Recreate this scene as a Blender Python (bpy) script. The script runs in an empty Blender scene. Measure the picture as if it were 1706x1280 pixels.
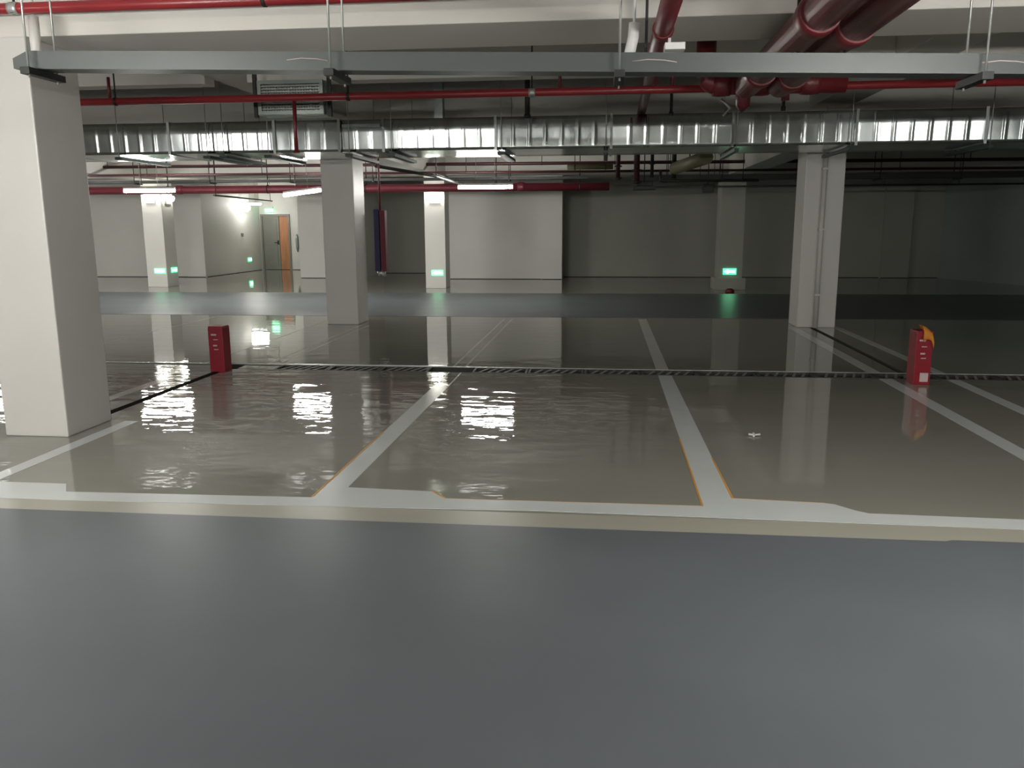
import bpy, bmesh, math, random
from mathutils import Vector, Matrix
random.seed(7)
sc = bpy.context.scene
col = sc.collection

# ------------------------------------------------------------------ camera
cam_d = bpy.data.cameras.new('camera')
cam = bpy.data.objects.new('camera', cam_d)
col.objects.link(cam)
cam_d.sensor_fit = 'HORIZONTAL'
cam_d.sensor_width = 36.0
cam_d.lens = 36.0 * 1382.0 / 1706.0
cam_d.clip_end = 200
PITCH, YAW, ROLL = math.radians(10.85), math.radians(6.3), math.radians(0.25)
cam.matrix_world = (Matrix.Translation((0, 0, 1.6)) @ Matrix.Rotation(YAW, 4, 'Z')
                    @ Matrix.Rotation(math.radians(90) - PITCH, 4, 'X') @ Matrix.Rotation(-ROLL, 4, 'Z'))
sc.camera = cam

# ------------------------------------------------------------------ world and exposure
w = bpy.data.worlds.new('world')
sc.world = w
w.use_nodes = True
w.node_tree.nodes['Background'].inputs[0].default_value = (0.6, 0.7, 0.7, 1)
w.node_tree.nodes['Background'].inputs[1].default_value = 0.0
sc.view_settings.view_transform = 'Standard'
sc.view_settings.look = 'None'
sc.view_settings.gamma = 1
sc.view_settings.exposure = 0.0
sc.view_settings.use_curve_mapping = False
LAMP = 270.0        # emission strength of the lamp tubes

# ------------------------------------------------------------------ materials
def nodes(name):
    m = bpy.data.materials.new(name)
    m.use_nodes = True
    nt = m.node_tree
    return m, nt, nt.nodes['Principled BSDF']

def rgb(c):
    return (c[0], c[1], c[2], 1)

def mat(name, color, rough=0.5, metal=0.0, var=0.08, scale=3.0, bump=0.0, bscale=20.0, stretch=(1, 1, 1),
        coat=0.0, spec=0.5, rvar=0.0, calm=False):
    m, nt, b = nodes(name)
    tc = nt.nodes.new('ShaderNodeTexCoord')
    mp = nt.nodes.new('ShaderNodeMapping')
    mp.inputs['Scale'].default_value = stretch
    nt.links.new(tc.outputs['Object'], mp.inputs[0])
    n = nt.nodes.new('ShaderNodeTexNoise')
    n.inputs['Scale'].default_value = scale
    n.inputs['Detail'].default_value = 5
    nt.links.new(mp.outputs[0], n.inputs['Vector'])
    r = nt.nodes.new('ShaderNodeValToRGB')
    r.color_ramp.elements[0].position = 0.3
    r.color_ramp.elements[1].position = 0.7
    r.color_ramp.elements[0].color = rgb([c * (1 - var) for c in color])
    r.color_ramp.elements[1].color = rgb([min(1, c * (1 + var)) for c in color])
    nt.links.new(n.outputs['Fac'], r.inputs[0])
    nt.links.new(r.outputs[0], b.inputs['Base Color'])
    b.inputs['Roughness'].default_value = rough
    b.inputs['Metallic'].default_value = metal
    b.inputs['Specular IOR Level'].default_value = spec
    b.inputs['Coat Weight'].default_value = coat
    b.inputs['Coat Roughness'].default_value = 0.04
    if rvar:
        mr = nt.nodes.new('ShaderNodeMapRange')
        mr.inputs['To Min'].default_value = max(0.01, rough - rvar)
        mr.inputs['To Max'].default_value = rough + rvar
        nt.links.new(n.outputs['Fac'], mr.inputs['Value'])
        nt.links.new(mr.outputs[0], b.inputs['Roughness'])
    if bump:
        n2 = nt.nodes.new('ShaderNodeTexNoise')
        n2.inputs['Scale'].default_value = bscale
        n2.inputs['Detail'].default_value = 2
        nt.links.new(mp.outputs[0], n2.inputs['Vector'])
        bp = nt.nodes.new('ShaderNodeBump')
        bp.inputs['Strength'].default_value = 1.0
        bp.inputs['Distance'].default_value = bump
        if calm:      # trowel waves: strong in the bays on the left, nearly flat elsewhere
            n2.inputs['Detail'].default_value = 3
            sx = nt.nodes.new('ShaderNodeSeparateXYZ')
            nt.links.new(tc.outputs['Object'], sx.inputs[0])
            my = nt.nodes.new('ShaderNodeMapRange')
            my.interpolation_type = 'SMOOTHSTEP'
            my.inputs['From Min'].default_value = 8.0
            my.inputs['From Max'].default_value = 10.5
            my.inputs['To Min'].default_value = 1.0
            my.inputs['To Max'].default_value = 0.32
            nt.links.new(sx.outputs['Y'], my.inputs['Value'])
            mx = nt.nodes.new('ShaderNodeMapRange')
            mx.interpolation_type = 'SMOOTHSTEP'
            mx.inputs['From Min'].default_value = -0.2
            mx.inputs['From Max'].default_value = 1.2
            mx.inputs['To Min'].default_value = 1.0
            mx.inputs['To Max'].default_value = 0.25
            nt.links.new(sx.outputs['X'], mx.inputs['Value'])
            a1 = nt.nodes.new('ShaderNodeMath'); a1.operation = 'MULTIPLY'
            nt.links.new(my.outputs[0], a1.inputs[0]); nt.links.new(mx.outputs[0], a1.inputs[1])
            a2 = nt.nodes.new('ShaderNodeMath'); a2.operation = 'MULTIPLY'
            mf = nt.nodes.new('ShaderNodeMapRange')
            mf.interpolation_type = 'SMOOTHSTEP'
            mf.inputs['From Min'].default_value = 5.0
            mf.inputs['From Max'].default_value = 6.6
            mf.inputs['To Min'].default_value = 0.6
            nt.links.new(sx.outputs['Y'], mf.inputs['Value'])
            a0 = nt.nodes.new('ShaderNodeMath'); a0.operation = 'MULTIPLY'
            nt.links.new(a1.outputs[0], a0.inputs[0]); nt.links.new(mf.outputs[0], a0.inputs[1])
            nt.links.new(a0.outputs[0], a2.inputs[0]); nt.links.new(n2.outputs['Fac'], a2.inputs[1])
            nt.links.new(a2.outputs[0], bp.inputs['Height'])
        else:
            nt.links.new(n2.outputs['Fac'], bp.inputs['Height'])
        nt.links.new(bp.outputs[0], b.inputs['Normal'])
        nt.links.new(bp.outputs[0], b.inputs['Coat Normal'])
    return m

def glow(name, color, strength):
    m, nt, b = nodes(name)
    b.inputs['Base Color'].default_value = rgb((0.8, 0.8, 0.8))
    b.inputs['Emission Color'].default_value = rgb(color)
    b.inputs['Emission Strength'].default_value = strength
    return m

M = {}
M['paint'] = mat('white_wall_paint', (0.60, 0.585, 0.55), 0.42, var=0.03, scale=1.2, bump=0.0012, bscale=14)
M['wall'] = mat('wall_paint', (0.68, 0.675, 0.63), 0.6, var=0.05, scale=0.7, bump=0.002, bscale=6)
M['wall_dim'] = mat('dim_wall_paint', (0.30, 0.30, 0.265), 0.7, var=0.07, scale=0.6, bump=0.002, bscale=6)  # darker copy of the wall paint, with the dim lighting put into the colour
M['wall_teal'] = mat('dim_teal_wall', (0.23, 0.27, 0.25), 0.7, var=0.07, scale=0.6, bump=0.002, bscale=6)  # slightly teal wall, darkened in the colour where lamplight is missing
M['ceiling'] = mat('ceiling_concrete', (0.56, 0.53, 0.51), 0.8, var=0.08, scale=1.0)
M['beam'] = mat('beam_paint', (0.62, 0.60, 0.55), 0.6, var=0.04, scale=1.0)
M['floor'] = mat('green_grey_epoxy', (0.235, 0.232, 0.195), 0.03, var=0.04, scale=0.5, bump=0.0078, bscale=1.25,
                 stretch=(1.25, 3.0, 1), spec=0.45, calm=True)
M['drive'] = mat('blue_grey_epoxy', (0.112, 0.124, 0.132), 0.36, var=0.09, scale=0.6, bump=0.001, bscale=3, rvar=0.07, spec=0.25, stretch=(1, 1.7, 1))
M['strip'] = mat('cream_epoxy', (0.33, 0.322, 0.262), 0.28, var=0.03, scale=1)
M['line'] = mat('pale_grey_line_paint', (0.54, 0.57, 0.555), 0.16, var=0.03, scale=2)
M['line_dim'] = mat('thin_line_paint', (0.60, 0.61, 0.57), 0.05, var=0.03, scale=2)
M['tape'] = mat('orange_tape', (0.55, 0.27, 0.05), 0.6)
M['pit'] = mat('trench_concrete', (0.03, 0.03, 0.026), 0.8)
M['grate'] = mat('grating_metal', (0.20, 0.20, 0.175), 0.6, spec=0.2)
M['grate_frame'] = mat('grating_frame', (0.05, 0.05, 0.045), 0.6, spec=0.2)
M['galv'] = mat('galvanised_sheet', (0.62, 0.655, 0.65), 0.19, metal=1.0, var=0.16, scale=5, rvar=0.05, stretch=(1, 1, .5))
M['galv_dark'] = mat('dull_zinc_steel', (0.30, 0.33, 0.31), 0.42, metal=0.9, var=0.1)
M['trap'] = mat('dark_green_channel', (0.055, 0.075, 0.065), 0.5, metal=0.3)
M['tray'] = mat('grey_powder_coat', (0.085, 0.093, 0.09), 0.42, metal=0.2, var=0.05, stretch=(.3, 1, 1))
M['black'] = mat('black_steel', (0.025, 0.026, 0.025), 0.5, metal=0.3)
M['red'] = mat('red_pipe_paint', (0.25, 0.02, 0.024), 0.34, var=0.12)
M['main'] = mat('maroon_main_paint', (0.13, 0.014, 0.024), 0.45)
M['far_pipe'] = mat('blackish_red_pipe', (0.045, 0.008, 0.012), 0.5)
M['dred'] = mat('dark_red_pipe_paint', (0.14, 0.014, 0.018), 0.4, var=0.15)
M['white'] = mat('white_plastic', (0.72, 0.72, 0.70), 0.4)
M['rod'] = mat('zinc_rod', (0.42, 0.43, 0.41), 0.4, metal=0.6)
M['box_red'] = mat('red_box_paint', (0.25, 0.010, 0.022), 0.35, var=0.1)
M['label'] = mat('pale_label', (0.52, 0.42, 0.42), 0.6)
M['orange'] = mat('orange_cloth', (0.62, 0.22, 0.02), 0.7)
M['navy'] = mat('navy_sleeve', (0.022, 0.022, 0.07), 0.7)
M['maroon'] = mat('maroon_sleeve', (0.12, 0.016, 0.03), 0.7)
M['door'] = mat('grey_door_paint', (0.20, 0.20, 0.175), 0.5)
M['brown'] = mat('brown_wood_panel', (0.46, 0.20, 0.09), 0.5, var=0.15, stretch=(4, 4, .5))
M['lamp'] = glow('lamp_tube', (1.0, 0.985, 0.94), LAMP)
M['lamp_off'] = mat('unlit_tube', (0.6, 0.62, 0.6), 0.35)
M['em'] = glow('emergency_lens', (1.0, 1.0, 0.88), 45.0)
M['em_wall'] = glow('corridor_lens', (1.0, 1.0, 0.9), 7.0)
M['lamp_right'] = glow('weaker_lamp_tube', (1.0, 0.98, 0.93), 260.0)
M['lamp_mid'] = glow('middle_lamp_tube', (1.0, 0.98, 0.92), 190.0)
M['lamp_small'] = glow('short_lamp_tube', (1.0, 0.98, 0.92), 130.0)
M['green'] = glow('green_sign_light', (0.004, 0.42, 0.13), 6.0)
M['arrow'] = glow('sign_arrow_light', (0.3, 1.0, 0.55), 12.0)
M['paper'] = mat('pale_paper', (0.62, 0.62, 0.60), 0.7)
M['olive'] = mat('olive_pipe_wrap', (0.10, 0.095, 0.04), 0.6)

# ------------------------------------------------------------------ mesh helpers
def tag(o, label=None, cat=None, group=None, kind=None):
    if label: o['label'] = label
    if cat: o['category'] = cat
    if group: o['group'] = group
    if kind: o['kind'] = kind
    return o

class MB:
    def __init__(self): self.bm = bmesh.new()
    def box(self, x0, x1, y0, y1, z0, z1, bevel=0.0, rot=None, piv=None):
        r = bmesh.ops.create_cube(self.bm, size=1)
        vs = r['verts']
        bmesh.ops.scale(self.bm, verts=vs, vec=(x1 - x0, y1 - y0, z1 - z0))
        bmesh.ops.translate(self.bm, verts=vs, vec=((x0 + x1) / 2, (y0 + y1) / 2, (z0 + z1) / 2))
        if bevel:
            es = list({e for v in vs for e in v.link_edges})
            g = bmesh.ops.bevel(self.bm, geom=es, offset=bevel, segments=2, affect='EDGES', profile=0.6)
            vs = list({v for f in g['faces'] for v in f.verts} | {v for v in vs if v.is_valid})
        if rot is not None:
            bmesh.ops.rotate(self.bm, verts=vs, cent=piv or (0, 0, 0), matrix=rot)
        return self
    def tube(self, pts, r, seg=10, cap=True):
        pts = [Vector(p) for p in pts]
        rr = r if isinstance(r, (list, tuple)) else [r] * len(pts)
        rings = []
        for i, p in enumerate(pts):
            a = pts[max(0, i - 1)]; b = pts[min(len(pts) - 1, i + 1)]
            d = (b - a).normalized()
            up = Vector((0, 0, 1)) if abs(d.z) < 0.9 else Vector((0, 1, 0))
            s = d.cross(up).normalized(); t = s.cross(d)
            k = 1.0
            if 0 < i < len(pts) - 1:
                c = (pts[i] - a).normalized().dot((b - pts[i]).normalized())
                k = 1.0 / max(0.6, math.sqrt(max(0.05, (1 + c) / 2)))
            ring = []
            for j in range(seg):
                an = 2 * math.pi * (j + .5) / seg
                ring.append(self.bm.verts.new(p + (s * math.cos(an) + t * math.sin(an)) * rr[i] * (k if False else 1)))
            rings.append(ring)
        for a, b in zip(rings, rings[1:]):
            for j in range(seg):
                f = self.bm.faces.new((a[j], a[(j + 1) % seg], b[(j + 1) % seg], b[j]))
                f.smooth = True
        if cap:
            self.bm.faces.new(rings[0]); self.bm.faces.new(rings[-1][::-1])
        return self
    def prism(self, pts, z0, z1):
        lo = [self.bm.verts.new((x, y, z0)) for x, y in pts]
        hi = [self.bm.verts.new((x, y, z1)) for x, y in pts]
        n = len(pts)
        self.bm.faces.new(hi); self.bm.faces.new(lo[::-1])
        for i in range(n):
            self.bm.faces.new((lo[i], lo[(i + 1) % n], hi[(i + 1) % n], hi[i]))
        return self
    def build(self, name, m, parent=None):
        bmesh.ops.recalc_face_normals(self.bm, faces=self.bm.faces[:])
        me = bpy.data.meshes.new(name)
        self.bm.to_mesh(me); self.bm.free()
        me.materials.append(m)
        o = bpy.data.objects.new(name, me)
        col.objects.link(o)
        if parent is not None:
            o.parent = parent
            o.location = -Vector(parent['_base']) if '_base' in parent.keys() else (0, 0, 0)
        return o

roots = []
def empty(name, loc, label=None, cat=None, group=None):
    o = bpy.data.objects.new(name, None)
    col.objects.link(o)
    o.location = loc
    o['_base'] = loc
    o.empty_display_size = 0.1
    roots.append(o)
    tag(o, label, cat, group)
    return o

def copy_tree(o, off, parent=None):
    c = o.copy()
    col.objects.link(c)
    if parent is None:
        c.location = Vector(o.location) + Vector(off)
        roots.append(c)
    else:
        c.parent = parent
    for ch in list(o.children):
        copy_tree(ch, off, c)
    return c

def elbow(p0, corner, p1, r, n=5):
    p0, corner, p1 = Vector(p0), Vector(corner), Vector(p1)
    a = corner + (p0 - corner).normalized() * r
    b = corner + (p1 - corner).normalized() * r
    out = [p0]
    for i in range(n + 1):
        t = i / n
        out.append(a * (1 - t) ** 2 + corner * 2 * t * (1 - t) + b * t * t)
    out.append(p1)
    return out

CEIL = 3.6
# ------------------------------------------------------------------ setting: floor with recessed channels
DR0, DR1 = 8.93, 9.24           # drain across the bays
TL0, TL1 = -4.33, -4.24         # trench left
TR0, TR1 = 3.21, 3.29           # trench right
xs = [-20, TL0, TL1, TR0, TR1, 14]
ys = [-7, 6.42, DR0, DR1, 13.36, 32]
mb = MB()
bm = mb.bm
def pit(i, j):
    if j == 2: return True
    if i == 1 and j == 1: return True
    if i == 3 and j == 3: return True
    return False
vc = {}
def V(x, y, z):
    k = (round(x, 4), round(y, 4), round(z, 4))
    if k not in vc: vc[k] = bm.verts.new(k)
    return vc[k]
D = -0.14
for i in range(len(xs) - 1):
    for j in range(len(ys) - 1):
        if pit(i, j): continue
        bm.faces.new((V(xs[i], ys[j], 0), V(xs[i + 1], ys[j], 0), V(xs[i + 1], ys[j + 1], 0), V(xs[i], ys[j + 1], 0)))
floor = mb.build('floor', M['floor'])
tag(floor, kind='structure')
mb = MB(); bm = mb.bm; vc = {}
for i in range(len(xs) - 1):
    for j in range(len(ys) - 1):
        if not pit(i, j): continue
        bm.faces.new((V(xs[i], ys[j], D), V(xs[i + 1], ys[j], D), V(xs[i + 1], ys[j + 1], D), V(xs[i], ys[j + 1], D)))
        for (di, dj, a, b) in ((-1, 0, (0, 0), (0, 1)), (1, 0, (1, 0), (1, 1)), (0, -1, (0, 0), (1, 0)), (0, 1, (0, 1), (1, 1))):
            ni, nj = i + di, j + dj
            if 0 <= ni < len(xs) - 1 and 0 <= nj < len(ys) - 1 and pit(ni, nj): continue
            p = (xs[i + a[0]], ys[j + a[1]]); q = (xs[i + b[0]], ys[j + b[1]])
            bm.faces.new((V(p[0], p[1], D), V(q[0], q[1], D), V(q[0], q[1], 0), V(p[0], p[1], 0)))
tag(mb.build('floor_trench', M['pit']), kind='structure')

tag(MB().prism([(-20, -7), (11.2, -7), (11.2, 4.25), (1.80, 4.25), (1.76, 4.23), (-20, 4.22)], 0.0005, 0.003).build('driveway', M['drive']), kind='structure')
tag(MB().prism([(-20, 4.22), (1.76, 4.23), (1.80, 4.25), (11.2, 4.25), (11.2, 4.46), (-20, 4.42)], 0.0005, 0.003).build('kerb_strip', M['strip']), kind='structure')
tag(MB().prism([(-20, 14.42), (11.2, 14.66), (11.2, 19.95), (-20, 19.45)], 0.0005, 0.003).build('driveway', M['drive']), kind='structure')

# walls
mb = MB()
mb.box(-20, -12.65, 25.6, 25.8, 0, CEIL)
mb.box(-13.25, -12.65, 25.5, 25.62, 0, CEIL)
mb.box(-12.85, -12.65, 25.8, 30.0, 0, CEIL)
mb.box(-12.85, -12.62, 30.0, 30.2, 0, CEIL)
mb.box(-11.5, -9.2, 30.0, 30.2, 0, CEIL)
mb.box(-12.62, -11.5, 30.0, 30.2, 2.03, CEIL)
mb.box(-9.4, -7.5, 25.2, 28.2, 0, CEIL)
mb.box(-9.4, -9.2, 28.2, 30.0, 0, CEIL)
mb.box(-4.9, -1.26, 24.95, 28.2, 0, CEIL)
mb.box(-1.85, -1.24, 24.88, 24.95, 0, CEIL)
tag(mb.build('wall_back', M['wall']), kind='structure')
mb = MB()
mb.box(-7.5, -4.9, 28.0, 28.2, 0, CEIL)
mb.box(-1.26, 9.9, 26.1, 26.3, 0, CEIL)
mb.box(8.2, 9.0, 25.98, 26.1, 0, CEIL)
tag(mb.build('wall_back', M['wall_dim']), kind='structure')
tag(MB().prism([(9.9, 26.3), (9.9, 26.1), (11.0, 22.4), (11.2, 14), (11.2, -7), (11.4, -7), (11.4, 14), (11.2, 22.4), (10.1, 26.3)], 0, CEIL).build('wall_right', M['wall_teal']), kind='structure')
tag(MB().box(-20.2, -20, -7, 25.8, 0, CEIL).build('wall_left', M['wall']), kind='structure')
tag(MB().box(-20, 11.4, -7.2, -7, 0, CEIL).build('wall_front', M['wall']), kind='structure')
tag(MB().box(-20.2, 11.4, -7.2, 30.2, CEIL, CEIL + .2).build('ceiling', M['ceiling']), kind='structure')

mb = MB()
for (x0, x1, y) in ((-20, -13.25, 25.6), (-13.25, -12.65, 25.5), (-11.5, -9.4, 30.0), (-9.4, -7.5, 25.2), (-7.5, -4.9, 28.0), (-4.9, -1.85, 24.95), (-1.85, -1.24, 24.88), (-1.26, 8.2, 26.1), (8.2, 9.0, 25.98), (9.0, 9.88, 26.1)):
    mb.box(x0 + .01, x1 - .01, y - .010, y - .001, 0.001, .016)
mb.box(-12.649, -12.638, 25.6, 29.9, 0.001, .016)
tag(mb.build('wall_foot_strip', M['pit']), kind='structure')  # thin dark strip along the foot of the back walls

# door at the far left
dr = empty('door_1', (-12.06, 30.0, 0))
tag(dr, kind='structure')
MB().box(-12.62, -12.55, 29.96, 30.12, 0, 2.03).box(-11.57, -11.5, 29.96, 30.12, 0, 2.03).box(-12.55, -11.57, 29.96, 30.12, 1.96, 2.03).build('door_frame', M['door'], dr)
leaf = MB().box(-12.55, -11.93, 30.02, 30.07, 0.01, 1.96, bevel=.006).box(-12.47, -12.02, 30.008, 30.02, 1.1, 1.85, bevel=.004).box(-12.47, -12.02, 30.008, 30.02, .15, .9, bevel=.004).build('door_leaf', M['door'], dr)
MB().box(-12.02, -11.96, 29.99, 30.02, .93, 1.08).tube([(-11.99, 29.96, 1.0), (-12.12, 29.96, 1.0)], .011).tube([(-11.99, 29.96, 1.0), (-11.99, 30.0, 1.0)], .011).build('door_handle', M['black'], leaf)
leaf['_x'] = 0
MB().box(-11.93, -11.57, 30.05, 30.09, 0.01, 1.96, bevel=.004).build('door_leaf', M['brown'], dr)['label'] = 'brown wooden leaf'

# ------------------------------------------------------------------ pillars
def pillar(x0, x1, y0, y1, top, label, m='paint'):
    o = MB().box(x0, x1, y0, y1, 0, top, bevel=.012).build('pillar', M[m])
    return tag(o, label, 'pillar', 'square concrete pillars')
pA = pillar(-4.62, -4.10, 5.82, 6.40, 2.93, 'large square pale pillar in the left foreground, nearest of all pillars')
pB = pillar(-4.53, -4.0, 13.25, 13.85, 2.75, 'square pale pillar left of centre with a navy and maroon sleeve hanging behind it')
pC = pillar(3.03, 3.61, 13.4, 14.0, 2.75, 'square pale pillar on the right with a downpipe on its face, at the head of the right trench')
pillar(-12.22, -11.66, 21.3, 21.9, 2.85, 'far left pillar carrying two white emergency lamps near its top')
pillar(-4.57, -4.04, 21.2, 21.8, 2.85, 'far slim pillar with one emergency lamp above and a green sign near its foot')
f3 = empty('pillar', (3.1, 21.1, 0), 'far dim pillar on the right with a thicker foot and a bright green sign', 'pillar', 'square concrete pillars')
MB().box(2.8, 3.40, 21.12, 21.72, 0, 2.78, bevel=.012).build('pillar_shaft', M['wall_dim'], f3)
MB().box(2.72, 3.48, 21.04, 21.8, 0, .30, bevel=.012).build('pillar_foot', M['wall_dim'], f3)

dp = empty('downpipe', (3.25, 13.355, 0.0), 'white round downpipe on the front face of the right pillar', 'pipe')
MB().tube([(3.30, 13.36, 0.0), (3.30, 13.36, 2.7)], .036, 14).build('pipe', M['paint'], dp)
for z in (.5, 1.5, 2.4):
    MB().box(3.255, 3.345, 13.315, 13.40, z, z + .03, bevel=.004).build('pipe_clip', M['paint'], dp)

# ------------------------------------------------------------------ ceiling beams
def beam(x0, x1, y0, y1, z0, label, m='beam'):
    o = MB().box(x0, x1, y0, y1, z0, CEIL, bevel=.01).build('ceiling_beam', M[m])
    return tag(o, label, 'beam', 'concrete ceiling beams')
beam(-20, 11.2, 5.85, 6.62, 2.93, 'wide cream beam across the top of the picture, nearest beam')
beam(-20, 11.0, 13.25, 13.95, 2.75, 'cross beam just behind the metal air duct, over the two middle pillars')
beam(-20, 10.9, 21.2, 21.9, 2.85, 'farthest cross beam, over the far row of pillars')
beam(-4.06, 2.98, 9.5, 9.75, 3.2, 'shallow cross beam between the cream beam and the air duct')
beam(-19.9, -4.56, 9.5, 9.75, 3.2, 'shallow cross beam behind the left foreground pillar')
beam(3.52, 11.1, 9.5, 9.75, 3.2, 'shallow cross beam at the upper right behind the grey trunking')
beam(-4.56, -4.06, 6.62, 13.25, 3.28, 'lengthwise beam running back from the left foreground pillar')
beam(2.98, 3.52, 6.62, 13.25, 3.28, 'lengthwise beam at the right in front of the air duct')
beam(-4.5, -4.0, 13.95, 21.2, 2.80, 'lengthwise beam between the centre pillar and the far slim pillar')
beam(2.98, 3.52, 13.95, 21.2, 2.78, 'lengthwise beam running back from the right pillar to the far dim pillar')
beam(-12.2, -11.7, 13.95, 21.2, 2.80, 'lengthwise beam running back to the far left pillar')

# ------------------------------------------------------------------ floor markings
def line_thing(name, polys, m, label, group='painted bay lines'):
    mb = MB()
    for p in polys: mb.prism(p, 0.0002, 0.0014)
    o = mb.build(name, M[m])
    return tag(o, label, 'floor line', group)
def rect(x0, x1, y0, y1): return [(x0, y0), (x1, y0), (x1, y1), (x0, y1)]

fl = empty('front_line', (-.3, 4.5, 0), 'long pale grey line along the front of the bays, stepped where dividers meet', 'floor line', 'painted bay lines')
MB().prism([(-6, 4.41), (-3.15, 4.40), (-1.63, 4.44), (-.34, 4.49), (.57, 4.475), (2.23, 4.44), (6, 4.43),
            (6, 4.60), (2.31, 4.60), (1.50, 4.62), (1.44, 4.66), (1.35, 4.76), (1.30, 4.775), (.78, 4.81), (.59, 4.655), (-.92, 4.645),
            (-1.02, 4.77), (-1.56, 4.80), (-1.72, 4.59), (-3.26, 4.55), (-3.36, 4.70), (-6, 4.70)], .0002, .0042).build('painted_band', M['line'], fl)
MB().prism([(-1.03, 4.775), (-.92, 4.645), (-.91, 4.652), (-1.02, 4.782)], .0043, .0056).build('tape_edge', M['tape'], fl)['label'] = 'orange masking tape edge'
MB().prism([(-.92, 4.645), (.59, 4.655), (.59, 4.658), (-.92, 4.648)], .0043, .0054).build('tape_edge', M['tape'], fl)['label'] = 'orange masking tape edge'
MB().prism([(.78, 4.81), (1.3, 4.775), (1.3, 4.778), (.78, 4.813)], .0043, .0054).build('tape_edge', M['tape'], fl)['label'] = 'orange masking tape edge'

line_thing('divider_line', [rect(-3.97, -3.85, 4.70, 6.38)], 'line', 'divider line at the foot of the left foreground pillar')
l2 = empty('divider_line', (-1.6, 4.8, 0), 'solid divider line between left and middle bays, thinning to two stripes near the drain', 'floor line', 'painted bay lines')
MB().prism([(-1.72, 4.59), (-1.56, 4.80), (-1.54, 8.1), (-1.69, 8.3)], .0002, .0014).prism(rect(-1.69, -1.675, 8.3, 8.92), .0002, .0014).prism(rect(-1.555, -1.54, 8.1, 8.92), .0002, .0014).build('painted_band', M['line'], l2)
MB().prism([(-1.725, 4.60), (-1.712, 4.60), (-1.70, 6.2), (-1.712, 6.2)], .0016, .0030).build('tape_edge', M['tape'], l2)['label'] = 'orange masking tape edge'
l3 = empty('divider_line', (.67, 4.8, 0), 'solid divider line right of centre edged with orange tape', 'floor line', 'painted bay lines')
MB().prism([(.59, 4.655), (.78, 4.81), (.745, 8.92), (.60, 8.92)], .0002, .0014).build('painted_band', M['line'], l3)
MB().prism([(.582, 4.66), (.594, 4.66), (.598, 6.2), (.588, 6.2)], .0016, .0034).build('tape_edge', M['tape'], l3)['label'] = 'orange masking tape edge'
MB().prism([(.775, 4.81), (.788, 4.81), (.775, 5.7), (.765, 5.7)], .0016, .0034).build('tape_edge', M['tape'], l3)['label'] = 'orange masking tape edge'
line_thing('divider_line', [rect(.60, .74, 9.26, 14.4)], 'line_dim', 'divider line beyond the drain, right of centre')
line_thing('divider_line', [rect(-1.715, -1.69, 9.26, 14.3), rect(-1.575, -1.55, 9.26, 14.3)], 'line_dim', 'pair of thin stripes beyond the drain, left of centre')
line_thing('divider_line', [rect(2.88, 3.02, 4.63, 8.92)], 'line', 'divider line passing left of the right-hand red box')
line_thing('divider_line', [rect(2.88, 3.02, 9.26, 13.36)], 'line_dim', 'divider line beyond the drain running to the right pillar')
line_thing('divider_line', [rect(3.56, 3.69, 4.63, 8.92)], 'line', 'divider line at the far right edge of the floor, right of the right-hand red box')
line_thing('divider_line', [rect(3.58, 3.70, 9.26, 14.3)], 'line_dim', 'divider line beyond the drain, behind the right-hand red box')
line_thing('divider_line', [rect(-3.81, -3.785, 9.29, 13.2), rect(-3.94, -3.915, 9.29, 13.2)], 'line_dim', 'pair of thin stripes beyond the drain running to the centre pillar')
line_thing('divider_line', [rect(-4.71, -4.685, 9.26, 14.3)], 'line_dim', 'single thin stripe running left of the centre pillar')
line_thing('divider_line', [rect(-6.96, -6.93, 9.26, 14.3)], 'line_dim', 'thin stripe behind the left red box, farthest to the left')
line_thing('divider_line', [rect(-4.70, -4.58, 6.6, 8.2)], 'line_dim', 'divider line left of the left trench, beyond the foreground pillar')

# ------------------------------------------------------------------ drain gratings
def grating(x0, x1, label):
    o = empty('drain_grating', ((x0 + x1) / 2, 9.08, -.02), label, 'drain grating', 'gratings over the long drain')
    mb = MB()
    mb.box(x0 + .004, x1 - .004, DR0, DR0 + .03, -.03, .002)
    mb.box(x0 + .004, x1 - .004, DR1 - .03, DR1, -.03, .002)
    mb.box(x0 + .004, x0 + .03, DR0 + .03, DR1 - .03, -.03, .002)
    mb.box(x1 - .03, x1 - .004, DR0 + .03, DR1 - .03, -.03, .002)
    mb.build('grating_frame', M['grate_frame'], o)
    mb = MB()
    x = x0 + .06
    while x < x1 - .11:
        mb.prism([(x, DR0 + .03), (x + .028, DR0 + .03), (x + .108, DR1 - .03), (x + .08, DR1 - .03)], -.008, -.002)
        x += .095
    mb.build('grating_bars', M['grate'], o)
    return o
gx = -3.72
names = ['leftmost grating of the drain, beside the left red box', 'second drain grating, in front of the centre pillar reflection',
         'drain grating just left of the open gap', 'drain grating just right of the open gap', 'drain grating left of centre, second right of the gap',
         'drain grating in the middle bay', 'drain grating at the end of the taped divider line', 'drain grating in the right bay, first past the taped divider',
         'drain grating in the right bay, in front of the right pillar', 'drain grating left of the right-hand red box',
         'drain grating directly under the right divider line', 'drain grating just right of the right-hand red box', 'drain grating at the right edge of the floor',
         'last drain grating cut by the right picture edge']
segs = [(-3.72, -3.1), (-3.1, -2.5), (-2.5, -1.93)] + [(-1.44 + .62 * i, -1.44 + .62 * (i + 1)) for i in range(11)]
for (a, b), n in zip(segs, names): grating(a, b, n)
tag(MB().box(-19.9, -4.42, DR0 + .05, DR1 - .004, -.03, -.003).build('drain_cover', M['floor']), 'long flat cover over the drain, left of the left red box', 'drain cover')
tag(MB().box(-4.16, -3.73, DR0 + .05, DR1 - .004, -.03, -.003).build('drain_cover', M['floor']), 'short flat drain cover between the left red box and the first grating', 'drain cover')
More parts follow.
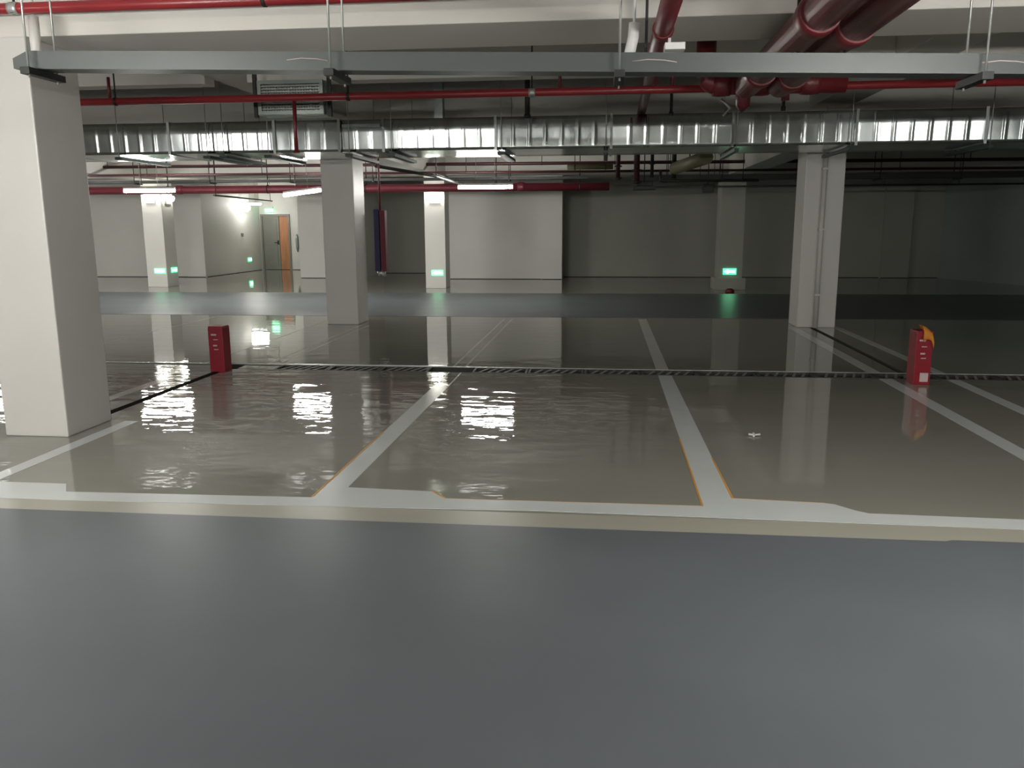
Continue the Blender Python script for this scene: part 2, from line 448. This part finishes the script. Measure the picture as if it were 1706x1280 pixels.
o = empty('drain_edge', (-1, 9.25, 0), 'thin pale metal edging along the rear of the long drain', 'edging')
MB().box(-6, 6, DR1, DR1 + .022, 0, .008, bevel=.002).build('rear_edging', M['rod'], o)
MB().box(-3.6, -1.8, DR1 + .03, DR1 + .06, 0, .010, bevel=.002).build('edging_strip', M['line'], o)

# ------------------------------------------------------------------ red boxes
def red_box(cx, cy, w, d, h, rz, label):
    o = empty('tall_box', (cx, cy, 0), label, 'box', 'tall red boxes standing by the drain')
    b = MB().box(-w / 2, w / 2, -d / 2, d / 2, 0, h, bevel=.006).build('box_body', M['box_red'], o); b.location = (0, 0, 0)
    l = MB().box(-w / 2 + .004, w / 2 - .004, -d / 2 + .004, d / 2 - .004, h, h + .012, bevel=.003).build('lid', M['box_red'], o); l.location = (0, 0, 0)
    for (x, z, ww, hh) in ((-.02, h - .09, .06, .018), (-.01, h * .58, .045, .016), (0, h * .5, .05, .008), (0, h * .72, .05, .008)):
        q = MB().box(x - ww / 2, x + ww / 2, -d / 2 - .002, -d / 2 + .001, z, z + hh).build('label_patch', M['label'], o); q.location = (0, 0, 0)
    o.rotation_euler = (0, 0, rz)
    return o
red_box(-4.27, 8.86 - .05, .17, .18, .50, 0, 'tall dark red box at the end of the left trench')
rb = red_box(3.2, 8.72, .16, .2, .53, 0, 'tall red box with an orange rag on its top corner, right of the pillars')
q = MB().box(-.02, .06, -.103, -.1, .03, .12).build('label_patch', M['label'], rb); q.location = (0, 0, 0)
mb = MB()
n = 9
gr = [[None] * n for _ in range(n)]
for i in range(n):
    for j in range(n):
        u, v = i / (n - 1), j / (n - 1)
        x = 3.2 - .02 + .105 * u
        y = 8.60 + .16 * v
        z = .548 + .03 * math.sin(3 * u + 2 * v) * (1 - u) + .012 * math.cos(9 * u * v)
        if v < .35: z -= (.35 - v) * .33; y = 8.607 - .004 * math.sin(6 * u)
        if u > .8: z -= (u - .8) * .4
        gr[i][j] = mb.bm.verts.new((x, y, z))
for i in range(n - 1):
    for j in range(n - 1):
        f = mb.bm.faces.new((gr[i][j], gr[i + 1][j], gr[i + 1][j + 1], gr[i][j + 1])); f.smooth = True
rag = mb.build('rag', M['orange'])
s = rag.modifiers.new('thick', 'SOLIDIFY'); s.thickness = .006; s.offset = 1
tag(rag, 'crumpled orange rag draped on the right-hand red box', 'cloth')

# scraps on the floor
mb = MB()
for a in (0.3, 1.6, 2.9, 4.4):
    c = Vector((1.17, 6.34, .006)); d = Vector((math.cos(a), math.sin(a), 0)); e = Vector((-d.y, d.x, 0))
    mb.tube([c + Vector((0, 0, .004)), c + d * .045 + Vector((0, 0, .006))], [.006, .009], 6)
tag(mb.build('paper_scrap', M['paper']), 'tiny pale twisted scrap lying in the right bay', 'scrap')
mb = MB()
mb.tube([(2.98, 20.2, 0.003), (2.98, 20.2, .03), (2.98, 20.2, .08), (2.98, 20.2, .11)], [.10, .11, .09, .03], 12)
tag(mb.build('small_bucket', M['dred']), 'small dark reddish bundle on the floor in front of the far dim pillar', 'bundle')

# ------------------------------------------------------------------ air duct
YF, YB, ZB, ZT = 11.7, 12.9, 2.62, 3.05
duct = empty('air_duct', (0, 12.3, 2.62), 'long shiny galvanised rectangular air duct crossing the whole picture', 'air duct')
flx = [-10.9, -9.34, -7.78, -6.2, -4.64, -3.70, -3.07, -1.5, .07, 1.67, 3.25, 4.85, 6.4, 7.9]
SW = [.01, .016, .012, .020, .008, .023, .022, .006, .026, .010, .022, .014, .01, .01]
def duct_section(x0, x1, k):
    rnd = random.Random(31 + k)
    nr = max(1, round((x1 - x0) / .225))
    mb = MB(); bm = mb.bm
    cols = []
    NZ = 10
    recess = .05 if k == 5 else 0
    L = x1 - x0
    tilt = rnd.uniform(-.002, .003) * (0 if k in (6, 8, 10) else 1)
    swell = SW[k]
    pts = []
    for i in range(nr):
        a = x0 + L * i / nr; b = x0 + L * (i + 1) / nr
        amp = rnd.uniform(.0, .002) * (1 if rnd.random() > .25 else -1)
        skew = rnd.uniform(-.003, .003)
        if i > 0:
            pts += [(a, 'r', 0, 0)]
        for t in (.10, .25, .4, .55, .7, .85, .93):
            pts += [(a + (b - a) * t, 'p', amp * math.sin(math.pi * t), skew * (t - .5))]
    pts = [(x0, 'e', 0, 0)] + pts + [(x1, 'e', 0, 0)]
    for (x, kd, am, sk) in pts:
        c = []
        for j in range(NZ + 1):
            v = j / NZ
            y = YF + recess
            y -= am * math.sin(math.pi * v) ** .7 if 0 < v < 1 else 0
            y -= swell * (v / .7 if v < .7 else (1 - v) / .3)
            y -= sk
            y += tilt * (v - .5)
            if kd == 'r': y -= .010
            c.append(bm.verts.new((x, y, ZB + (ZT - ZB) * v)))
        cols.append(c)
    for a, b in zip(cols, cols[1:]):
        for j in range(NZ):
            f = bm.faces.new((a[j], b[j], b[j + 1], a[j + 1])); f.smooth = True
    # bottom, top, back
    bot = [[c[0] for c in cols]]
    for y, dz in ((YF + .4, -.008), (YF + .8, -.010), (YB, 0)):
        bot.append([bm.verts.new((c[0].co.x, y, ZB + dz)) for c in cols])
    for r0, r1 in zip(bot, bot[1:]):
        for i in range(len(cols) - 1):
            f = bm.faces.new((r0[i], r1[i], r1[i + 1], r0[i + 1]))
            f.smooth = r0 is not bot[0]
    tb = [bm.verts.new((c[0].co.x, YB, ZT)) for c in cols]
    for i in range(len(cols) - 1):
        bm.faces.new((cols[i][NZ], cols[i + 1][NZ], tb[i + 1], tb[i]))
        bm.faces.new((bot[3][i], tb[i], tb[i + 1], bot[3][i + 1]))
    return mb.build('duct_section', M['galv'], duct)
for k in range(len(flx) - 1): duct_section(flx[k] + .012, flx[k + 1] - .012, k)
for x in flx[1:-1]:
    mb = MB()
    for (a, b) in (((x - .02, x + .02), None),):
        mb.box(x - .018, x + .018, YF - .032, YF + .01, ZB - .014, ZT + .014)
        mb.box(x - .018, x + .018, YB - .01, YB + .035, ZB - .014, ZT + .014)
        mb.box(x - .018, x + .018, YF, YB, ZB - .014, ZB - .001)
        mb.box(x - .018, x + .018, YF, YB, ZT + .001, ZT + .014)
    mb.build('duct_flange', M['galv'], duct)
# lids of the branch box between the two close flanges
MB().box(-3.66, -3.11, YF - .02, YF + .03, ZT - .10, ZT - .06, bevel=.006).build('access_rail', M['galv_dark'], duct)
for x in (-8.6, -6.95, -5.62, -5.38, -4.72, -3.55, -2.95, -1.42, .0, 1.72, 3.18, 4.9, 6.5):
    ww = .055 if x < 0 else .03
    so = MB().box(x - ww, x + ww, YF - .09, YB + .10, ZB - .075, ZB - .034, bevel=.004).build('support_channel', M['trap'], duct)
    for yy in (YF - .06, YB + .07):
        MB().tube([(x, yy, ZB - .09), (x, yy, CEIL)], .006, 6).build('hanger_rod', M['rod'], so)
MB().box(-2.42, -2.30, YF + .35, YF + .5, ZT, CEIL).build('riser_duct', M['galv_dark'], duct)

# ------------------------------------------------------------------ grey lighting trunking across the top
tr = empty('cable_trunking', (-.5, 5.0, 2.5), 'straight grey metal trunking spanning the top of the picture in front of the cream beam', 'cable tray')
def along(x): return 2.628 - (x + 3.5) * .028      # top height falls slightly to the right
xa, xb = -3.62, 4.0
mb = MB()
w_ = .15; h_ = .105
vs = []
for x, cut in ((xa, -.045), (xa + .10, 0), (xb, 0)):
    zt = along(x) + .03 + cut
    zb = along(x) + .03 - h_
    vs.append([mb.bm.verts.new((x, y, z)) for (y, z) in ((5.0, zb), (5.0, zt), (5.0 + w_, zt), (5.0 + w_, zb))])
for a, b in zip(vs, vs[1:]):
    for j in range(4): mb.bm.faces.new((a[j], a[(j + 1) % 4], b[(j + 1) % 4], b[j]))
mb.bm.faces.new(vs[0]); mb.bm.faces.new(vs[-1][::-1])
mb.build('trunking_body', M['tray'], tr)
for i, x in enumerate((-3.48, -1.60, .07, 2.02, 3.7)):
    zb = along(x) + .03 - h_
    c = MB().box(x - .03, x + .03, 4.90, 5.25, zb - .045, zb - .004, bevel=.003).build('support_channel', M['black'], tr)
    for yy in (4.94, 5.21):
        MB().tube([(x, yy, zb - .06), (x, yy, CEIL)], .0065, 6).build('hanger_rod', M['rod'], tr)
for x in (-1.75, .27, 2.15):
    z = along(x) - .02
    MB().tube([(x - .13, 4.994, z + .004), (x - .04, 4.993, z + .012), (x + .05, 4.993, z + .006), (x + .12, 4.994, z - .006)], .003, 6).build('earth_wire', M['label'], tr)['label'] = 'thin pinkish earth wire'

# ------------------------------------------------------------------ pipes
def pipe(name, pts, r, m, label, group=None, hang=(), coup=(), seg=14, cat='pipe', bend=None, hm='black'):
    p0 = Vector(pts[0])
    o = empty(name, tuple(p0), label, cat, group)
    P = [p0]
    for i in range(1, len(pts) - 1):
        e = elbow(P[-1], pts[i], pts[i + 1], (bend or r * 1.6))
        P = P[:-1] + e[:-1]
    P.append(Vector(pts[-1]))
    MB().tube(P, r, seg).build('pipe_run', M[m], o)
    for h in hang:
        h = Vector(h)
        MB().tube([(h.x, h.y, h.z + r), (h.x, h.y, CEIL)], .008 if r < .09 else .012, 6).tube([(h.x - .012, h.y, h.z), (h.x + .012, h.y, h.z)], r * 1.15, 12).build('pipe_hanger', M[hm], o)
    for c in coup:
        c = Vector(c[0]), Vector(c[1])
        MB().tube([c[0] - c[1] * r * .9, c[0] - c[1] * r * .3, c[0] + c[1] * r * .3, c[0] + c[1] * r * .9], [r * 1.1, r * 1.16, r * 1.16, r * 1.1], seg).build('coupling', M['rod' if m == 'red' and r < .05 else m], o)
    return o

# thin pipe along the front of the cream beam
tp = pipe('sprinkler_pipe', [(-6.5, 5.5, 3.03), (1.0, 5.5, 3.03)], .037, 'red', 'red pipe at the top left corner, in front of the cream beam', hang=[(-5.6, 5.5, 3.03), (-3.93, 5.5, 3.03), (-2.2, 5.5, 3.03)],
     coup=[((-3.93, 5.5, 3.03), Vector((1, 0, 0)))])
dpq = MB().tube([(-3.86, 5.58, 2.70), (-3.86, 5.58, 3.0)], .035, 12)
tag(dpq.tube([(-3.86, 5.58, 3.0), (-3.86, 5.58, CEIL)], .012, 8).build('pipe_stub', M['paint']), 'short pale upright pipe stub hanging above the left foreground pillar', 'pipe')
# red pipe between trunking and duct
rp = pipe('sprinkler_pipe', [(-7.5, 8.4, 2.86), (6.6, 8.4, 2.865)], .037, 'red', 'long thin red pipe between the grey trunking and the air duct',
     hang=[(-5.0, 8.4, 2.86), (-2.55, 8.4, 2.86), (-.72, 8.4, 2.86), (2.05, 8.4, 2.86), (3.9, 8.4, 2.86)], coup=[((-.72, 8.4, 2.86), Vector((1, 0, 0))), ((2.05, 8.4, 2.86), Vector((1, 0, 0)))])
MB().tube([(-3.11, 8.4, 2.84), (-3.11, 8.4, 2.36)], .02, 8).tube([(-3.11, 8.4, 2.36), (-3.11, 8.4, 2.33), (-3.11, 8.4, 2.325)], [.022, .035, .035], 10).build('drop_pipe', M['dred'], rp)
for x in (-5.06, -.45, .62):
    MB().tube([(x, 8.4, 2.88), (x, 8.4, 3.1)], .016, 8).build('branch_pipe', M['dred'], rp)
# two large pipes top right with header
G = 'large dark red fire mains at the upper right'
Yh = 7.75
b1 = pipe('fire_main', [(1.19, -2.0, 2.77), (1.19, Yh - .1, 2.77)], .108, 'dred', 'left one of the two large dark red pipes crossing the upper right corner', G, hang=[(1.19, 5.72, 2.77), (1.19, 2.6, 2.77)], coup=[((1.19, 5.2, 2.77), Vector((0, 1, 0))), ((1.19, 7.0, 2.77), Vector((0, 1, 0)))], seg=24)
b2 = pipe('fire_main', [(1.47, -2.0, 2.77), (1.47, Yh - .1, 2.77)], .108, 'dred', 'right one of the two large dark red pipes crossing the upper right corner', G, hang=[(1.47, 5.72, 2.77), (1.47, 2.6, 2.77)], coup=[((1.47, 5.5, 2.77), Vector((0, 1, 0))), ((1.47, 7.2, 2.77), Vector((0, 1, 0)))], seg=24)
hd = pipe('fire_main', [(.86, Yh + .05, 3.2), (.86, Yh + .05, 2.80), (2.05, Yh + .05, 2.80)], .085, 'dred', 'short dark red header pipe with an elbow behind the grey trunking', G, seg=20, bend=.13, hang=[(1.75, Yh + .05, 2.8)],
     coup=[((1.0, Yh + .05, 2.8), Vector((1, 0, 0))), ((1.33, Yh + .05, 2.8), Vector((1, 0, 0))), ((1.75, Yh + .05, 2.8), Vector((1, 0, 0)))])
MB().tube([(1.19, Yh + .05, 2.8), (1.19, Yh + .05, 2.62), (1.19, Yh + .10, 2.60)], [.07, .06, .03], 12).build('valve_body', M['dred'], hd)
MB().tube([(1.55, Yh + .05, 2.8), (1.55, Yh + .05, 2.66)], .035, 10).build('valve_body', M['dred'], hd)
MB().tube([(.98, Yh - .12, 2.66), (1.06, Yh - .12, 2.58), (1.0, Yh - .12, 2.52)], .012, 8).build('valve_lever', M['rod'], hd)
# middle pipe over the trunking and over the duct
p3 = pipe('fire_main', [(.335, -2.0, 2.77), (.335, 6.75, 2.77), (.42, 7.15, 3.14), (.5, 13.24, 3.14)], .058, 'dred', 'middle dark red pipe passing over the grey trunking and behind the air duct', None,
     hang=[(.335, 3.2, 2.77)], coup=[((.335, 5.45, 2.77), Vector((0, 1, 0))), ((.49, 9.6, 3.14), Vector((0, 1, 0)))], seg=18, bend=.12)
# pale vertical stubs near there
o = empty('pipe_stub', (.16, 5.4, 2.62), 'pale slanting pipe stub standing on the trunking beside the middle red pipe', 'pipe')
MB().tube([(.13, 5.35, 2.60), (.155, 5.4, 2.72), (.16, 5.4, 2.80)], .034, 12).tube([(.16, 5.4, 2.80), (.16, 5.4, CEIL)], .009, 8).build('stub_pipe', M['white'], o)
MB().box(.34, .46, 5.3, 5.42, 2.625, 2.665, bevel=.004).tube([(.37, 5.36, 2.66), (.37, 5.36, 2.70)], .01, 6).build('bracket', M['white'], o)
o = empty('pipe_bracket', (.25, 5.6, 2.7), 'dark forked steel bracket beside the middle red pipe above the trunking', 'bracket')
MB().box(.235, .252, 5.62, 5.66, 2.64, CEIL).box(.20, .270, 5.62, 5.66, 2.632, 2.645).build('bracket_arms', M['black'], o)
# second thin dark riser pipes behind
for (x, y, z0, lab) in ((-1.02, 11.2, 2.98, 'thick dark upright pipe in the middle above the air duct'), (.82, 11.2, 2.98, 'thin dark upright pipe above the duct, left of the red header'),
                    (2.15, 10.9, 2.98, 'thin dark upright pipe above the duct, right of the red header')):
    o = MB().tube([(x, y, z0), (x, y, CEIL)], .035 if x < 0 else .02, 10).tube([(x, y, z0 - .02), (x, y, z0 + .03)], .045 if x < 0 else .03, 10).build('riser_pipe', M['black'])
    tag(o, lab, 'pipe')
cd = pipe('conduit', [(2.75, 7.6, 2.80), (3.25, 7.6, 2.84), (6.0, 7.6, 2.84)], .018, 'rod', 'pale thin conduit at the right between trunking and duct', hang=[(3.6, 7.6, 2.84), (5.0, 7.6, 2.84)], hm='rod')

# louvre grille box
vg = empty('vent_grille', (-3.45, 9.3, 2.74), 'grey louvred grille box hanging above the duct, left of centre', 'vent')
MB().box(-3.80, -3.06, 9.15, 9.19, 2.80, 2.84).box(-3.80, -3.06, 9.15, 9.19, 3.12, 3.16).box(-3.80, -3.76, 9.15, 9.19, 2.84, 3.12).box(-3.10, -3.06, 9.15, 9.19, 2.84, 3.12).build('grille_frame', M['galv_dark'], vg)
MB().box(-3.80, -3.06, 9.24, 9.46, 2.80, 3.16).build('grille_box', M['galv_dark'], vg)
mb = MB()
for i in range(9): mb.box(-3.76, -3.10, 9.165, 9.20, 2.856 + i * .03, 2.868 + i * .03)
mb.build('louvre_blades', M['rod'], vg)
mb = MB()
for i in range(21): mb.box(-3.745 + i * .031, -3.738 + i * .031, 9.21, 9.23, 2.84, 3.12)
mb.build('vertical_blades', M['rod'], vg)
for x in (-3.85, -3.01):
    MB().box(x - .02, x + .02, 9.2, 9.24, 2.78, CEIL).build('hanger_strap', M['black'], vg)

# pipes behind the duct
HX = [-11.6, -10.3, -9.1, -7.6, -6.0, -3.0, -1.4, .2, 1.4, 2.4, 4.6, 6.0, 7.6, 9.0]
GP = 'pipe runs behind the air duct'
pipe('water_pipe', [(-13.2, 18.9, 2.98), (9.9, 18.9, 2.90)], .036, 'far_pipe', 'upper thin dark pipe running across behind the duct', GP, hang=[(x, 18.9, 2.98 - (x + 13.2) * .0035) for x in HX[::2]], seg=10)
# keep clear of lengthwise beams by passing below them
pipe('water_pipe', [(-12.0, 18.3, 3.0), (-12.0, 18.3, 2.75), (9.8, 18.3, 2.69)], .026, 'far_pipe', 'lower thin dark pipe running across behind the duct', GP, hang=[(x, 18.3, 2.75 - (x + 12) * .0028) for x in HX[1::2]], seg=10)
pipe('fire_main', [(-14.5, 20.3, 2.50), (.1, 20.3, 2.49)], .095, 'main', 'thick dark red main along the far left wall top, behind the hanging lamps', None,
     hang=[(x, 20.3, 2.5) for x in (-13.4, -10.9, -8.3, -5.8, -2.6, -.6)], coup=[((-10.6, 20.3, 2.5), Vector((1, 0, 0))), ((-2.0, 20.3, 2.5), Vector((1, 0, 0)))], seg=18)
ct = empty('cable_tray', (0, 19.7, 2.62), 'black cable tray across the dark right side behind the duct', 'cable tray')
MB().box(.6, 9.9, 19.55, 19.9, 2.58, 2.60).box(.6, 9.9, 19.55, 19.57, 2.60, 2.70).box(.6, 9.9, 19.88, 19.9, 2.60, 2.70).build('tray_channel', M['black'], ct)
for x in (1.4, 2.6, 4.3, 6.0, 7.7, 9.2):
    MB().tube([(x, 19.5, 2.54), (x, 19.5, CEIL)], .009, 6).tube([(x, 19.95, 2.54), (x, 19.95, CEIL)], .009, 6).box(x - .02, x + .02, 19.47, 19.98, 2.54, 2.575).build('hanger_rod', M['black'], ct)
ct2 = empty('cable_tray', (-9, 19.6, 2.64), 'dark cable tray above the red main on the left behind the duct', 'cable tray')
MB().box(-14.5, -.4, 19.5, 19.75, 2.63, 2.645).box(-14.5, -.4, 19.5, 19.515, 2.645, 2.69).box(-14.5, -.4, 19.735, 19.75, 2.645, 2.69).build('tray_channel', M['black'], ct2)
for x in (-13, -11.3, -9.4, -7.4, -5.4, -2.2):
    MB().tube([(x, 19.47, 2.61), (x, 19.47, CEIL)], .009, 6).tube([(x, 19.78, 2.61), (x, 19.78, CEIL)], .009, 6).box(x - .02, x + .02, 19.45, 19.8, 2.605, 2.627).build('hanger_rod', M['black'], ct2)
pipe('conduit', [(1.2, 20.9, 2.49), (9.9, 20.9, 2.49)], .022, 'black', 'thin black conduit below the black cable tray on the right', hang=[(2.6, 20.9, 2.49), (5.5, 20.9, 2.49), (8.2, 20.9, 2.49)], seg=8)
# cluster of valves in the centre right
GC = 'dark valve pipes clustered right of centre behind the duct'
for (x, y, z0, z1, r, lab) in ((.25, 17.2, 2.48, 3.2, .045, 'leftmost dark upright valve pipe of the cluster behind the duct'),
                         (.62, 17.2, 2.40, 3.2, .06, 'dark red upright pipe second from left in the cluster behind the duct'),
                         (.92, 17.2, 2.52, 3.2, .035, 'thin dark upright pipe in the middle of the cluster behind the duct'),
                         (1.35, 17.2, 2.45, 3.2, .045, 'rightmost dark upright pipe of the cluster behind the duct')):
    o = empty('riser_pipe', (x, y, z0), lab, 'pipe', GC)
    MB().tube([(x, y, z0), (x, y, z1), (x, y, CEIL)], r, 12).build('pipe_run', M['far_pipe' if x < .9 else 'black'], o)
    for z in (z0 + .02, z0 + .25):
        MB().tube([(x, y, z), (x, y, z + .025)], r * 1.7, 14).build('pipe_flange', M['black'], o)
o = empty('valve_box', (.75, 17.6, 2.3), 'small dark box hanging below the pipe cluster right of centre', 'box')
MB().box(.56, 1.02, 17.45, 17.75, 2.29, 2.37, bevel=.01).box(.62, .96, 17.5, 17.7, 2.37, 2.45, bevel=.01).build('box_body', M['black'], o)
MB().tube([(.79, 17.6, 2.45), (.79, 17.6, CEIL)], .012, 6).build('hanger_rod', M['black'], o)
o = empty('valve_box', (2.2, 18.7, 2.25), 'small dark box hanging left of the far dim pillar top', 'box')
MB().box(2.12, 2.34, 18.85, 19.05, 2.28, 2.46, bevel=.01).build('box_body', M['black'], o)
MB().tube([(2.23, 18.95, 2.46), (2.23, 18.95, CEIL)], .012, 6).build('hanger_rod', M['black'], o)
pipe('water_pipe', [(1.05, 16.6, 2.62), (1.05, 16.6, 2.42), (2.9, 16.6, 2.42)], .028, 'black', 'black bent pipe running right from the valve cluster', None, hang=[(1.8, 16.6, 2.42), (2.6, 16.6, 2.42)], seg=10)
pipe('insulated_pipe', [(1.62, 14.1, 2.66), (1.28, 16.1, 2.62)], .11, 'olive', 'thick olive wrapped pipe under the duct right of centre', None, hang=[(1.45, 15.1, 2.64)], seg=18)
pipe('insulated_pipe', [(-.75, 16.9, 2.72), (.15, 16.9, 2.72)], .055, 'olive', 'short dark brown pipe left of the valve cluster', None, hang=[(-.6, 16.9, 2.72), (0.0, 16.9, 2.72)], seg=12)
# slanting cable brackets behind centre pillar
sb = pipe('conduit', [(-3.98, 14.55, 2.62), (-3.2, 16.0, 2.52), (-2.95, 17.6, 2.44)], .03, 'black', 'slanting black conduit from behind the centre pillar towards the middle lamp', hang=[(-3.2, 16.0, 2.52)], seg=8, bend=.1)
pipe('conduit', [(-8.9, 18.6, 2.30), (-11.0, 27.2, 2.42)], .02, 'black', 'thin black conduit slanting from the left lamp towards the far corridor lamp', None, hang=[(-8.95, 18.8, 2.302), (-10.9, 26.8, 2.415)], seg=8)

# sleeve hanging behind the centre pillar
X0 = -3.86
sl = empty('wrapped_riser', (X0, 14.3, .78), 'thin red riser pipe with a navy and maroon sleeve beside the centre pillar', 'pipe')
MB().tube([(X0, 14.3, 1.80), (X0, 14.3, 2.66), (X0, 14.3, CEIL)], .017, 10).build('riser', M['dred'], sl)
MB().box(X0 - .10, X0 - .005, 14.22, 14.38, .82, 1.88, bevel=.015).build('navy_sleeve', M['navy'], sl)['label'] = 'navy half'
MB().box(X0 + .005, X0 + .10, 14.22, 14.38, .82, 1.86, bevel=.015).build('maroon_sleeve', M['maroon'], sl)['label'] = 'maroon half'
MB().tube([(X0 - .04, 14.3, .82), (X0 - .02, 14.3, .74)], .045, 10).tube([(X0 + .03, 14.25, .80), (X0 + .08, 14.2, .75)], [.05, .03], 10).build('end_valve', M['rod'], sl)

# ------------------------------------------------------------------ lamps
def lamp(x, y, z, L, rz, ry, label, lit='lamp', name='tube_lamp'):
    o = empty(name, (x, y, z), label, 'lamp', 'hanging tube lamps')
    a = MB().box(-L / 2, L / 2, -.03, .03, .035, .075, bevel=.006).build('lamp_housing', M['white'], o); a.location = (0, 0, 0)
    b = MB().tube([(-L / 2 + .01, 0, 0), (L / 2 - .01, 0, 0)], .034, 8).build('lamp_tube', M[lit], o); b.location = (0, 0, 0)
    for s in (-1, 1):
        q = MB().tube([(s * L * .17, 0, .07), (s * L * .17, 0, CEIL - z - .03)], .005, 6).build('hanger_wire', M['rod'], o); q.location = (0, 0, 0)
    o.rotation_euler = (0, ry, rz)
    return o
lamp(-9.55, 17.0, 2.34, 1.14, 0, 0, 'lit tube lamp hanging left, above the far left pillar')
lamp(-6.30, 17.2, 2.28, 1.12, math.radians(-28), math.radians(-4), 'lit tube lamp hanging at a tilt just left of the centre pillar')
lamp(-2.40, 17.0, 2.35, 1.12, 0, 0, 'lit tube lamp hanging right of the far slim pillar, under the red main', 'lamp_mid')
lamp(-13.3, 17.0, 2.34, 1.14, 0, 0, 'lit tube lamp hidden behind the left foreground pillar, mirrored at the left edge')
lamp(-12.2, 28.4, 2.36, .62, 0, 0, 'short lit lamp in the far corridor in front of the grey door', 'lamp_small')
lamp(-17.2, 17.0, 2.34, 1.14, 0, 0, 'added unseen tube lamp farthest left over the far driveway, behind the foreground pillar')  # lamp added out of view to brighten the far left wall
for x, y, t in ((-9.4, 2.6, 'tube lamp above the near driveway, far to the left'), (-3.7, 2.6, 'tube lamp above the near driveway, left of the camera'),
                (1.95, 2.6, 'tube lamp above the near driveway, right of the fire mains'), (7.35, 2.6, 'tube lamp above the near driveway, far to the right'),
                (-5.5, -2.5, 'added fill tube lamp behind the camera, on its left'), (-1.6, -4.2, 'added fill tube lamp behind the camera, in the middle')):  # both rear lamps are added to light the foreground more evenly
    lamp(x, y, 2.34, 1.2, 0, 0, t, 'lamp_right' if x > 5 else 'lamp')

# emergency twin lamps
def emergency(x, y, z, face, label, m='em'):
    o = empty('emergency_lamp', (x, y, z), label, 'lamp', 'wall mounted emergency lamps')
    b = MB().box(-.13, .13, -.05, 0, -.09, .05, bevel=.01).build('lamp_case', M['white'], o); b.location = (0, 0, 0)
    for s in (-1, 1):
        h = MB().tube([(s * .085, -.075, .06), (s * .085, -.10, .055), (s * .085, -.125, .05)], [.045, .065, .07], 12).build('lamp_head', M[m], o); h.location = (0, 0, 0)
    o.rotation_euler = (0, 0, face)
    return o
emergency(-11.95, 21.30, 2.30, 0, 'emergency lamp on the front face of the far left pillar')
emergency(-11.66, 21.62, 2.28, math.radians(90), 'emergency lamp on the right side of the far left pillar')
emergency(-4.29, 21.20, 2.24, 0, 'emergency lamp near the top of the far slim pillar')
emergency(-12.65, 28.8, 2.17, math.radians(90), 'emergency lamp on the corridor wall under the short lamp', 'em_wall')

def sign(x, y, z, face, label, w=.30, h=.13, d='l'):
    o = empty('exit_sign', (x, y, z), label, 'sign', 'green direction signs')
    b = MB().box(-w / 2, w / 2, -.02, 0, -h / 2, h / 2, bevel=.004).build('sign_panel', M['green'], o); b.location = (0, 0, 0)
    s = -1 if d == 'l' else 1
    pts = [(s * w * .42, 0), (s * w * .12, h * .36), (s * w * .12, h * .14), (-s * w * .40, h * .22), (-s * w * .40, -h * .22), (s * w * .12, -h * .14), (s * w * .12, -h * .36)]
    mb = MB()
    f = [mb.bm.verts.new((px, -.024, pz)) for px, pz in pts]; g = [mb.bm.verts.new((px, -.020, pz)) for px, pz in pts]
    mb.bm.faces.new(f); mb.bm.faces.new(g[::-1])
    for i in range(len(pts)): mb.bm.faces.new((f[i], f[(i + 1) % len(pts)], g[(i + 1) % len(pts)], g[i]))
    a = mb.build('sign_arrow', M['arrow'], o); a.location = (0, 0, 0)
    o.rotation_euler = (0, 0, face)
    return o
sign(-11.85, 21.30, .43, 0, 'lit green arrow sign low on the front of the far left pillar', d='r')
sign(-11.66, 21.68, .44, math.radians(90), 'lit green arrow sign low on the right side of the far left pillar', d='r')
sign(-4.26, 21.20, .40, 0, 'lit green arrow sign low on the far slim pillar')
sign(3.09, 21.12, .45, 0, 'lit green arrow sign low on the far dim pillar', w=.32, h=.15)
sign(-12.65, 28.9, .42, math.radians(90), 'small green arrow sign low on the corridor wall', d='r')
ex = sign(-12.25, 29.98, 2.16, 0, 'green exit sign above the grey door', w=.34, h=.14)
MB().box(-12.4, -12.1, 29.9, 29.995, 2.25, 2.29).build('sign_bracket', M['white'], ex)
hr = empty('wall_rack', (-11.0, 30.0, .95), 'narrow dark oval fitting on the wall right of the grey door', 'wall fitting')
MB().tube([(-11.25, 29.96, .66), (-11.25, 29.96, .8), (-11.25, 29.96, 1.15), (-11.25, 29.96, 1.3)], [.015, .05, .05, .015], 12).box(-11.27, -11.23, 29.96, 30.0, .95, 1.0).build('fitting_body', M['galv_dark'], hr)
sw = MB().box(-12.65, -12.60, 28.3, 28.42, 1.24, 1.36, bevel=.004).build('switch_box', M['galv_dark'])
tag(sw, 'small grey switch box at mid height on the corridor wall', 'switch box')

for o in roots:
    if '_base' in o.keys(): del o['_base']
for o in bpy.data.objects:
    if '_x' in o.keys(): del o['_x']
